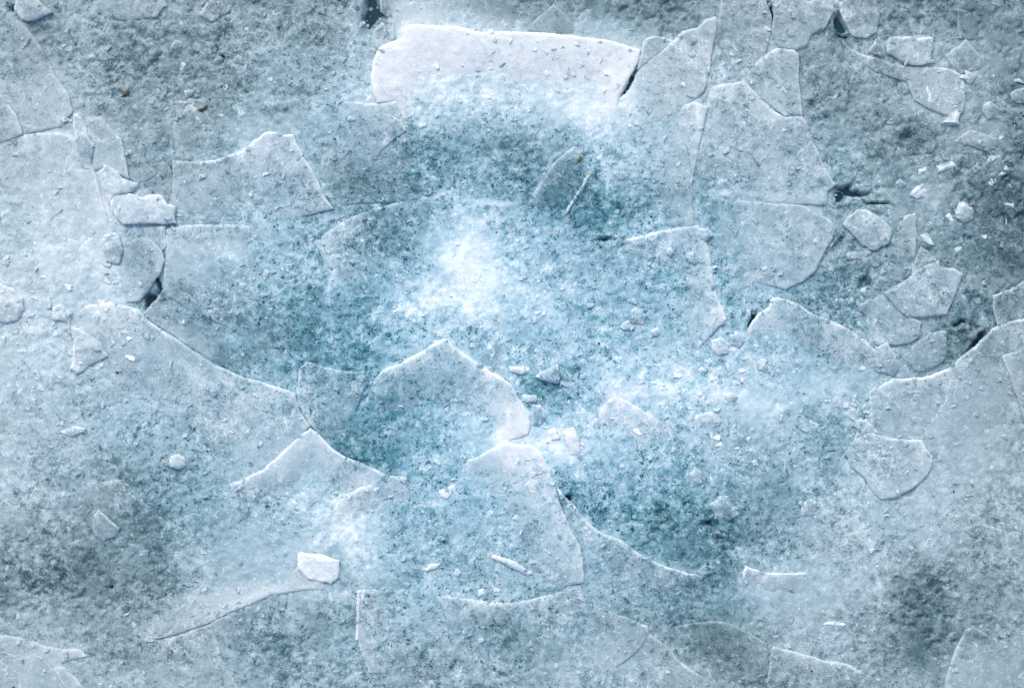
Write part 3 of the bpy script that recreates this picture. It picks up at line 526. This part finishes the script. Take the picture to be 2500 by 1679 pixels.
for i, (lab, pts, hi, low, lo, th, lum, kk, off) in enumerate(PL):
    small = max(p[0] for p in pts) - min(p[0] for p in pts) < 160
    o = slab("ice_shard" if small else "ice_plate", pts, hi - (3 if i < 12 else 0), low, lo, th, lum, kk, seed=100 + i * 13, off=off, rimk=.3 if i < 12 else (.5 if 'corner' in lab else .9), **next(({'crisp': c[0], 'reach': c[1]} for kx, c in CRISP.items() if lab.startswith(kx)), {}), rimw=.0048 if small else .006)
    tag(o, lab, "ice shard" if small else "ice plate", "broken ice plates")

# ---- chunks: label, outline, base height, dome, frost
CH = [
("upright ridged white chunk leaning on the pale plate at far left", [(181,277),(191,279),(208,312),(220,347),(229,358),(227,385),(222,416),(200,409),(185,370),(181,328)],18,14,215),
("pale angular chunk above the bright ragged one at left", [(247,420),(262,403),(285,416),(301,436),(341,449),(328,470),(293,478),(270,501),(254,474),(249,443)],20,11,210),
("bright white ragged chunk, the brightest in the left half", [(270,493),(285,474),(328,472),(347,480),(378,474),(397,478),(411,497),(430,501),(430,544),(386,547),(339,546),(301,547),(278,517)],24,9,226),
("pale wedge chunk in the top left corner", [(50,-20),(81,-10),(131,31),(112,39),(73,52),(54,52),(38,23)],20,8,205),
("big round boulder of rough white ice in the right half", [(2058,548),(2084,517),(2103,510),(2120,514),(2150,533),(2175,557),(2177,577),(2169,593),(2141,608),(2122,608),(2115,600),(2105,598),(2082,574)],16,20,208),
("flat crumbly piece just below the big round boulder", [(2065,617),(2084,615),(2122,614),(2126,622),(2101,634),(2070,634)],4,8,178),
("large rounded grey lump at the top edge in the right half", [(2047,12),(2075,-15),(2130,-15),(2145,50),(2140,77),(2117,93),(2078,89),(2059,50)],12,14,182),
("flat pale chunk with a notched top in the upper right", [(2165,104),(2174,93),(2209,91),(2232,94),(2275,91),(2273,127),(2269,154),(2251,160),(2217,158),(2190,145),(2163,131)],22,7,204),
("small pointed chunk left of the notched chunk in the upper right", [(2118,123),(2144,89),(2159,119),(2161,139),(2120,131)],14,7,184),
("white rounded lump on the left frame edge at mid height", [(-20,690),(31,706),(58,729),(58,760),(42,783),(15,787),(-20,770)],16,16,222),
("fan-ribbed white chunk in the left with a dark hollow beside it", [(170,787),(224,818),(247,837),(266,868),(231,887),(193,914),(173,899),(181,841)],14,14,212),
("small pale lump above the fan-ribbed chunk at left", [(127,748),(150,742),(178,765),(172,788),(130,780)],12,10,205),
("pale pebble of ice right of the fan-ribbed chunk's top", [(220,771),(239,760),(258,771),(258,787),(235,794)],10,8,205),
("gem-like clear chunk with a bright top edge in the lower left", [(224,1295),(227,1268),(239,1245),(270,1268),(291,1287),(287,1306),(254,1318),(231,1306)],10,16,198),
("round white snowball-like chunk left of the sharp peaked plate", [(412,1137),(414,1114),(436,1106),(451,1118),(453,1137),(436,1146)],8,11,222),
("hazy pale chunk near the left edge above the gem-like one", [(69,1222),(85,1187),(108,1191),(129,1222),(112,1241),(89,1237)],7,7,190),
("thin lens-shaped sliver on the wide left plate", [(146,1053),(177,1041),(212,1045),(200,1056),(173,1062)],8,7,192),
("bright triangular chunk beside the teal pool right of centre", [(1305,918),(1359,887),(1365,925),(1359,937),(1313,925)],14,14,226),
("small white crumb left of the bright triangular chunk", [(1243,899),(1278,895),(1282,908),(1270,914),(1247,910)],12,10,216),
("flat blue-white pebble below the small white crumb near centre", [(1274,960),(1309,962),(1311,974),(1295,979),(1278,976)],14,6,200),
("tall clear block beside the white snow lumps", [(1300,990),(1322,988),(1328,1020),(1318,1042),(1300,1035)],12,8,170),
("rounded ice pebble in the blue slush right of centre", [(1540,760),(1555,752),(1580,767),(1571,790),(1544,787)],12,9,198),
("tent-shaped pale pebble left of the rounded ice pebble", [(1513,794),(1536,779),(1548,802),(1525,806)],10,9,206),
("small bright pebble below right of the rounded ice pebble", [(1590,810),(1606,800),(1613,814),(1602,821)],10,9,212),
("small ball-like chunk in the dark pocket above the arched clear plate", [(2028,740),(2043,729),(2055,748),(2050,757),(2036,756)],5,11,176),
("pale rounded pebble left of the large curved right plate", [(2120,952),(2138,945),(2145,966),(2120,968)],12,7,196),
("faceted chunk with a peaked top in the lower right slush", [(1955,1229),(1982,1214),(1997,1229),(1985,1256),(1958,1260)],6,13,196),
("crumbly pale mound above a dark hollow in the lower right", [(1731,1233),(1754,1214),(1777,1210),(1793,1229),(1804,1256),(1777,1264),(1746,1260)],4,13,192),
("pale tooth-shaped chunk left above the crumbly mound", [(1681,1156),(1696,1137),(1712,1152),(1712,1179),(1689,1191)],6,8,200),
("pale rounded chunk under the dull field at the far right", [(2330,515),(2375,507),(2375,538),(2355,547),(2336,534)],8,9,182),
("small heart-shaped pale chunk at the far right", [(2371,409),(2386,397),(2396,412),(2375,424)],10,9,190),
("small wedge chunk in the grey slush left of the heart-shaped one", [(2188,447),(2201,439),(2213,449),(2201,468)],6,8,180),
("wide flat pale piece at the far right above the heart-shaped chunk", [(2325,343),(2363,320),(2432,339),(2436,358),(2413,370),(2371,358)],10,8,182),
("round glassy pebble on the right frame edge", [(2470,222),(2500,212),(2525,220),(2525,250),(2485,252),(2470,238)],6,12,168),
("glassy knob near the right frame edge above the wide flat piece", [(2398,258),(2420,247),(2437,262),(2438,290),(2410,292),(2398,276)],8,11,176),
("glittering pale clump on the pale frost right of the upright plate's foot", [(1700,560),(1730,556),(1738,575),(1722,590),(1704,580)],15,8,216),
("pale pebble on the middle right plate", [(1627,608),(1640,604),(1646,618),(1637,626),(1628,620)],17,6,206),
("small flattened pebble below the pale pebble on the middle right plate", [(1672,618),(1697,616),(1700,634),(1685,640),(1672,630)],15,6,200),
("white rounded lump at the foot of the middle right plate", [(1735,832),(1760,822),(1778,840),(1778,862),(1752,868),(1736,852)],12,12,220),
("second white lump right of the lump at the foot of the middle right plate", [(1782,815),(1806,812),(1816,832),(1802,850),(1784,842)],10,11,204),
("round pale cobble lying below the white lumps right of centre", [(1850,880),(1868,876),(1874,896),(1866,912),(1850,902)],8,8,200),
("pale cobble on the bright slush far below the white lumps", [(1760,960),(1785,954),(1800,968),(1790,985),(1765,982)],8,9,204),
("wide pale cobble cluster above the crumbly mound", [(1700,1010),(1745,1005),(1762,1030),(1745,1050),(1705,1044)],8,10,208),
("small pale chunk in the upper left slush", [(567,143),(582,135),(605,154),(590,158),(570,152)],6,9,190),
("dim angular shard in the upper left slush under the small pale chunk", [(447,222),(474,218),(466,236),(452,240)],4,7,178),
("cloudy oval piece in the upper left slush", [(415,112),(432,98),(448,104),(440,122),(418,124)],4,7,178),
("tall pale lump at the left above the rounded plate", [(258,575),(280,568),(292,580),(298,612),(292,650),(262,640),(252,600)],20,10,200),
]
for i, (lab, pts, base, dome, lum) in enumerate(CH):
    o = slab("ice_chunk", pts, base, '', base, base + 8, min(lum, 232), .7, M_CHUNK, off=.05, seed=3000 + i * 7, dome=dome * .6, rimw=.0045, jit=.0022, step=.004, facet=1)
    tag(o, lab, "ice chunk", "loose chunks of ice")
SN = [
("long white snow streak on the large bottom centre plate", [(1197,1357),(1205,1351),(1255,1368),(1301,1399),(1290,1405),(1243,1382)],20,5),
("small white snow patch left of the long snow streak", [(1033,1387),(1047,1372),(1076,1374),(1066,1387),(1039,1395)],15,4),
("squarish white snow patch high on the large bottom centre plate", [(1074,1195),(1108,1181),(1112,1199),(1093,1214),(1078,1212)],16,5),
("tiny square snow patch below the long snow streak", [(1166,1439),(1182,1437),(1182,1453),(1164,1455)],12,4),
("faint snow dab lower right of the tiny square patch", [(1208,1462),(1225,1465),(1245,1485),(1235,1490),(1212,1478)],8,4),
("blocky white snow slab left of the soft white blob in the lower left", [(725,1356),(732,1345),(782,1349),(829,1366),(827,1410),(809,1426),(751,1414),(729,1387)],22,5),
("small round snow lump in the white heap right of centre", [(1340,1053),(1355,1045),(1367,1068),(1347,1076)],18,9),
("large lumpy snow heap in the white area right of centre", [(1370,1053),(1401,1045),(1420,1080),(1417,1110),(1394,1107),(1374,1072)],18,11),
("thin white snow streak in the lower right on smooth ice", [(2010,1519),(2040,1517),(2070,1524),(2060,1530),(2015,1527)],6,4),
]
for i, (lab, pts, base, dome) in enumerate(SN):
    o = slab("snow_patch", pts, base * .7, '', base * .6, 4, 224, .85, M_SNOW, seed=5000 + i * 7, dome=dome * .35, rough=2.2, rimw=.003, jit=.0028, step=.003)
    tag(o, lab, "snow patch", "patches of dry snow")
# ---------------------------------------------------------------- how high the pile stands (for things dropped on it)
bpy.context.view_layer.update()
def surface(x, y):
    hit, loc, nrm, fi, ob, mt = S.ray_cast(DG, Vector((x, y, 1.0)), Vector((0, 0, -1)))
    return loc.z if hit else 0.0
DG = bpy.context.evaluated_depsgraph_get()
# ---------------------------------------------------------------- loose crumbs
def chip_geo(rr, kind):
    """an angular splinter of ice, unit size"""
    from mathutils import noise
    n = rr.integers(6, 9); a = np.sort(rr.random(n) * math.tau)
    r = .75 + rr.random(n) * .45; el = .55 + rr.random() * .6 if kind else .25 + rr.random() * .3
    ring = [(math.cos(t) * q, math.sin(t) * q * el) for t, q in zip(a, r)]
    h = .30 + rr.random() * .35; top = .55 + rr.random() * .25; sh = (rr.random(2) - .5) * .3
    V = [(x, y, 0) for x, y in ring] + [(x * .96 , y * .96, h * .55 + (rr.random() - .5) * .15) for x, y in ring] + [(x * top + sh[0], y * top + sh[1], h + (rr.random() - .5) * .22) for x, y in ring] + [(sh[0], sh[1], h * 1.05)]
    F = []
    for i in range(n):
        j = (i + 1) % n
        F += [(i, j, n + j, n + i), (n + i, n + j, 2 * n + j, 2 * n + i), (2 * n + i, 2 * n + j, 3 * n)]
    rim = [.1] * n + [.7] * n + [1.0] * n + [0.0]
    return V, F, rim
protos = [chip_geo(RNG, k % 4) for k in range(24)]
def rotm(rr, tilt):
    a = rr.random() * math.tau; b = (rr.random() - .5) * tilt; c = (rr.random() - .5) * tilt
    ca, sa, cb, sb, cc, sc = math.cos(a), math.sin(a), math.cos(b), math.sin(b), math.cos(c), math.sin(c)
    Rz = np.array([[ca, -sa, 0], [sa, ca, 0], [0, 0, 1]]); Rx = np.array([[1, 0, 0], [0, cb, -sb], [0, sb, cb]]); Ry = np.array([[cc, 0, sc], [0, 1, 0], [-sc, 0, cc]])
    return Rz @ Rx @ Ry
def grains():
    """fine crushed ice nobody could count, lying over bed and plates"""
    rr = np.random.default_rng(5); VV = []; FF = []; fr = []; bl = []; rm = []; base = 0
    N = 21000; P = np.stack([rr.random(N) * 2.66 - 1.33, rr.random(N) * 1.82 - .91], -1)
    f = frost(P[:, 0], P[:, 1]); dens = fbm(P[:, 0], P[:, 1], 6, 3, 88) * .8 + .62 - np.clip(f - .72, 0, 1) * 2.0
    keep = rr.random(N) < np.clip(dens - .5 * calm(P[:, 0], P[:, 1]), .03, 1); P = P[keep]; f = f[keep]; B = graded_blue(P[:, 0], P[:, 1])
    pr = [(np.array(v), np.array(fc, dtype=object), r) for v, fc, r in protos]
    for i, (x, y) in enumerate(P):
        v, fc, r = pr[rr.integers(len(pr))]
        s = .0022 + rr.random() ** 4 * .0085; M = rotm(rr, .9)
        z = surface(x, y)
        w = (v * s) @ M.T + np.array([x, y, z - s * .12])
        VV.append(w); FF += [tuple(int(q) + base for q in t) for t in fc]; base += len(v)
        ff = np.clip(f[i] + rr.normal() * .05, .2, .97); fr += [ff] * len(v); bl += [B[i]] * len(v); rm += [q * .8 for q in r]
    o = mesh("ice_grains", np.vstack(VV), FF, M_CHIP, fr, bl, rm, smooth=False)
    tag(o, "fine crushed ice grains strewn over the whole pile", "crushed ice", kind="stuff")
REG = [ # x0, y0, x1, y1, count, size lo, size hi, label
 (20, 880, 500, 1180, 26, 6, 16, "pale splinter", "splinters on the wide left plate"),
 (60, 1180, 620, 1560, 20, 6, 14, "pale splinter", "splinters in the lower left slush"),
 (1640, 860, 2000, 1180, 30, 10, 32, "frosty pebble", "pebbles in the bright slush right of centre"),
 (2000, 190, 2480, 520, 30, 8, 26, "glassy crumb", "crumbs in the upper right slush"),
 (130, 60, 860, 380, 24, 6, 14, "dull splinter", "splinters in the upper left slush"),
 (1400, 1120, 1960, 1390, 20, 6, 14, "clear crumb", "crumbs in the lower right slush"),
 (2230, 190, 2490, 600, 26, 24, 62, "angular ice lump", "lumps in the far right slush"),
 (40, 560, 330, 920, 20, 20, 54, "angular ice lump", "lumps at the left edge"),
 (380, 50, 680, 290, 16, 18, 42, "angular ice lump", "lumps in the upper left slush"),
 (1560, 870, 1920, 1110, 24, 22, 54, "angular ice lump", "lumps in the bright slush right of centre"),
 (1230, 880, 1440, 1130, 18, 14, 36, "angular ice lump", "lumps around the teal pool"),
 (2020, 620, 2200, 800, 10, 14, 36, "angular ice lump", "lumps in the dark pocket at right"),
 (60, 700, 360, 880, 18, 12, 34, "rounded ice pebble", "pebbles around the fan-ribbed chunk"),
]
MARKS = [(494,266,"the brown leaf"),(309,229,"the olive leaf"),(586,144,"the small upper left chunk"),(350,30,"the scalloped top plate"),(780,250,"the faint plate at upper left"),
 (560,440,"the concave-topped plate"),(228,1285,"the gem-like chunk"),(272,1431,"the largest black speck"),(120,1436,"the smaller black speck"),(98,1215,"the hazy chunk"),(432,1125,"the round white chunk"),
 (180,1050,"the lens-shaped sliver"),(287,909,"the left plate's upper speck"),(507,1101,"the left plate's lower speck"),(215,850,"the fan-ribbed chunk"),(20,735,"the lump on the left edge"),(360,700,"the rounded plate"),
 (90,1000,"the left frame edge"),(400,960,"the long curved left edge"),(480,1400,"the long pale plate"),(1765,1235,"the crumbly mound"),(1695,1165,"the tooth-shaped chunk"),(1977,1235,"the faceted chunk"),(1755,845,"the white lumps"),
 (1860,895,"the round cobble"),(1778,970,"the pale cobble"),(1730,1030,"the cobble cluster"),(1980,1040,"the dark patch"),(1410,900,"the teal pool"),(1500,1230,"the curved bottom plate"),(1600,1200,"the slush hollow"),
 (2353,525,"the rounded far right chunk"),(2383,410,"the heart-shaped chunk"),(2200,455,"the small wedge chunk"),(2380,345,"the wide flat piece"),(2500,235,"the frame-edge pebble"),(2420,275,"the glassy knob"),(2290,220,"the curved band plate"),(2060,400,"the long curved right edge"),(2100,300,"the grey field"),
 (700,120,"the top left slush"),(200,140,"the long diagonal plate"),(1840,1340,"the lower right slush"),(1900,1110,"the milky patch")]
def where(x, y):
    m = min(MARKS, key=lambda q: (q[0] - x) ** 2 + (q[1] - y) ** 2); dx, dy = x - m[0], y - m[1]; dist = math.hypot(dx, dy)
    v = "above" if dy < 0 else "below"; h = "left" if dx < 0 else "right"
    w_ = f"{h} of" if abs(dx) > 2.2 * abs(dy) else (v if abs(dy) > 2.2 * abs(dx) else f"{v} and {h} of")
    return ("close " if dist < 35 else ("" if dist < 75 else "well ")) + w_ + " " + m[2]
USED = set()
def crumbs():
    rr = np.random.default_rng(77); meshes = []
    for (x0, y0, x1, y1, n, a, b, lab, grp) in REG:
        kit = []
        for q in range(9):
            V, F, r = protos[rr.integers(24)]
            x, y = wx((x0 + x1) / 2), wy((y0 + y1) / 2)
            fl = float(frost(np.array([x]), np.array([y]))[0]); ff = min(.92, .5 * fl + (.40 if b < 36 else .45) + rr.normal() * .04); B = float(graded_blue(np.array([x]), np.array([y]))[0])
            o = mesh("ice_crumb", V, F, M_CHIP, [ff] * len(V), [B] * len(V), r, smooth=False); kit.append(o)
        for q in range(n):
            o = kit[q] if q < len(kit) else kit[rr.integers(9)].copy()
            if q >= len(kit): COL.objects.link(o)
            for attempt in range(60):
                x, y = float(wx(x0 + rr.random() * (x1 - x0))), float(wy(y0 + rr.random() * (y1 - y0)))
                s = (a + rr.random() ** 2 * (b - a)) / 2000 * 1.1
                sz = ['tiny', 'small', 'middling', 'large'][min(3, int(s * 2000 / 9))]
                full = f"{sz} {lab} {where(x * 1000 + 1250, 839.5 - y * 1000)}"
                if full not in USED: break
            USED.add(full)
            o.location = (x, y, surface(x, y) - s * .25); o.scale = (s, s * (.6 + rr.random() * .4), s * (.8 if b < 36 else .6))
            o.rotation_euler = ((rr.random() - .5) * .9, (rr.random() - .5) * .9, rr.random() * 6.28)
            tag(o, full, "ice crumb", grp)
grains(); crumbs()
# ---------------------------------------------------------------- leaves, twigs and grit
def drop(name, px, py, pts, mat, label, cat, h=.0022, curl=.002, group=None, parent=None, lift=.0012):
    """a small flat scrap with real thickness; pts in mm round (px, py)"""
    x, y = float(wx(px)), float(wy(py)); z = surface(x, y) + lift if parent is None else 0
    n = len(pts); cx = sum(p[0] for p in pts) / n; cy = sum(p[1] for p in pts) / n; mxr = max(math.hypot(a - cx, b - cy) for a, b in pts)
    V = []
    for s, hh in ((1, 0), (1.02, h * .5), (.75, h)):
        for a, b in pts:
            u, w = cx + (a - cx) * s, cy + (b - cy) * s
            V.append((u / 1000, -w / 1000, hh + curl * ((u - cx) / mxr) ** 2))
    V += [(cx / 1000, -cy / 1000, h * 1.1), (cx / 1000, -cy / 1000, 0)]; F = []
    for i in range(n):
        j = (i + 1) % n; F += [(j, i, n + i, n + j), (n + j, n + i, 2 * n + i, 2 * n + j), (2 * n + j, 2 * n + i, 3 * n), (i, j, 3 * n + 1)]
    o = mesh(name, V, F, mat, parent=parent)
    if parent is None: o.location = (x, y, z); tag(o, label, cat, group)
    return o
def leaf(name, px, py, pts, mat, label, stem):
    x, y = float(wx(px)), float(wy(py)); e = bpy.data.objects.new(name, None); e.empty_display_size = .01; COL.objects.link(e)
    e.location = (x, y, surface(x, y) + .002); tag(e, label, "leaf")
    drop("blade", 0, 0, pts, mat, None, None, .0012, .004, parent=e)
    drop("stem", 0, 0, stem, M_TWIG, None, None, .001, .001, parent=e)
leaf("leaf", 494, 266, [(-13, 4), (-5, 0), (3, -3), (9, -8), (12, -8), (11, -1), (6, 4), (1, 8), (-3, 8), (-6, 5)], M_BROWN, "curled dark brown leaf lying on grey slush in the upper left", [(10, -7), (14, -10), (14.6, -9), (11, -5)])
leaf("leaf", 309, 229, [(-9, 4), (-4, -4), (2, -7), (8, -8), (6, 0), (7, 5), (0, 4), (-3, 7), (-8, 7)], M_OLIVE, "dull olive leaf scrap left of the brown leaf", [(-8, 6), (-11, 9), (-11.5, 8), (-9, 5)])
leaf("leaf", 1415, 391, [(-6, 8), (-7, 3), (-3, -1), (-4, -5), (1, -9), (6, -8), (5, -2), (2, 2), (3, 6), (-2, 5)], M_MOSS, "tiny bright green leaf fragment near the upper centre", [(-5, 7), (-8, 10), (-8.6, 9), (-6, 6)])
SP = [(287,909,5,"black speck on the fan-ribbed chunk's lower right, on the wide left plate"),(272,1431,5.5,"largest black seed-like speck in the lower left slush"),
 (120,1436,3.2,"smaller black speck near the left edge of the lower left slush"),(507,1101,3.2,"black speck low on the wide left plate left of the sharp peak"),
 (900,1452,4,"black speck beside the thin upright sliver at the bottom"),(1462,838,3.2,"black speck above the teal pool right of centre"),
 (569,696,2.2,"black dot left of the long thin spike in the mottled plate"),(1631,744,2.6,"upper one of two black dots on the middle right plate"),(1642,755,2.6,"lower one of two black dots on the middle right plate"),
 (1975,741,2.8,"black dot on the arched edge of the clear grey plate"),(2328,1199,3,"black speck on the large curved right plate"),(2312,1256,2.4,"fine black speck below the speck on the large curved right plate"),
 (1981,1636,3,"black speck on the arched pale plate at the bottom right"),(577,1312,2,"black dot in the long pale plate lower left of centre"),(1714,1081,2.4,"black speck in the bright slush above the tooth-shaped chunk"),
 (1961,960,2.2,"black speck under the hazy frost right of centre"),(1212,567,2.2,"black dot left of the white centre, on blue-white ice"),(1249,534,2,"black dot above the white centre of the ice"),
 (1224,1669,3,"black speck at the very bottom centre"),(34,1676,3,"black speck at the very bottom left"),(1658,528,1.8,"tiny black dot on the upright plate right of centre"),(1280,840,1.8,"tiny black dot above the bright triangular chunk"),
 (624,150,2.4,"black dot in the upper left slush near the top"),(512,242,2.4,"black dot just above right of the brown leaf"),(817,340,2.6,"black speck beside the faint pale plate at upper left of centre")]
for i, (x, y, r, lab) in enumerate(SP):
    rr = np.random.default_rng(900 + i); n = 8; el = .55 + rr.random() * .35; a0 = rr.random() * 6
    pts = [(math.cos(a0) * u - math.sin(a0) * w, math.sin(a0) * u + math.cos(a0) * w) for u, w in ((math.cos(k / n * math.tau) * r * (.75 + rr.random() * .4), math.sin(k / n * math.tau) * r * el * (.7 + rr.random() * .5)) for k in range(n))]
    drop("dirt_speck", x, y, pts, M_SPECK, lab, "speck", .0022, .0004, "black specks on the ice")
def twig(path, r, label):
    x0, y0 = path[0]; V = []; F = []
    bx, by = float(wx(x0)), float(wy(y0)); zb = surface(bx, by) + .001
    for i, (a, b) in enumerate(path):
        x, y = float(wx(a)), float(wy(b)); j = min(i + 1, len(path) - 1); k2 = max(i - 1, 0)
        tx, ty = path[j][0] - path[k2][0], -(path[j][1] - path[k2][1]); L = math.hypot(tx, ty); nx, ny = -ty / L, tx / L
        rr_ = r * (1 - .5 * i / (len(path) - 1)) / 1000; z = surface(x, y) + .001 - zb
        for q in range(6):
            t = q / 6 * math.tau; V.append((x - bx + nx * math.cos(t) * rr_, y - by + ny * math.cos(t) * rr_, z + rr_ + math.sin(t) * rr_))
    m = len(path)
    for i in range(m - 1):
        for q in range(6): p = (q + 1) % 6; F.append((i * 6 + q, i * 6 + p, i * 6 + 6 + p, i * 6 + 6 + q))
    F += [tuple(range(5, -1, -1)), tuple(range((m - 1) * 6, m * 6))]
    o = mesh("twig", V, F, M_TWIG); o.location = (bx, by, zb); tag(o, label, "twig")
twig([(167, 75), (169, 82), (174, 88), (177, 95)], .9, "thin bent dark twig on the slush in the top left corner")
twig([(836, 249), (830, 253), (824, 260)], .8, "short dark twig at the upper left end of the faint pale plate")
twig([(154, 511), (146, 520), (134, 527), (122, 540)], .6, "thin dark twig on the wide frosted plate at the left edge")
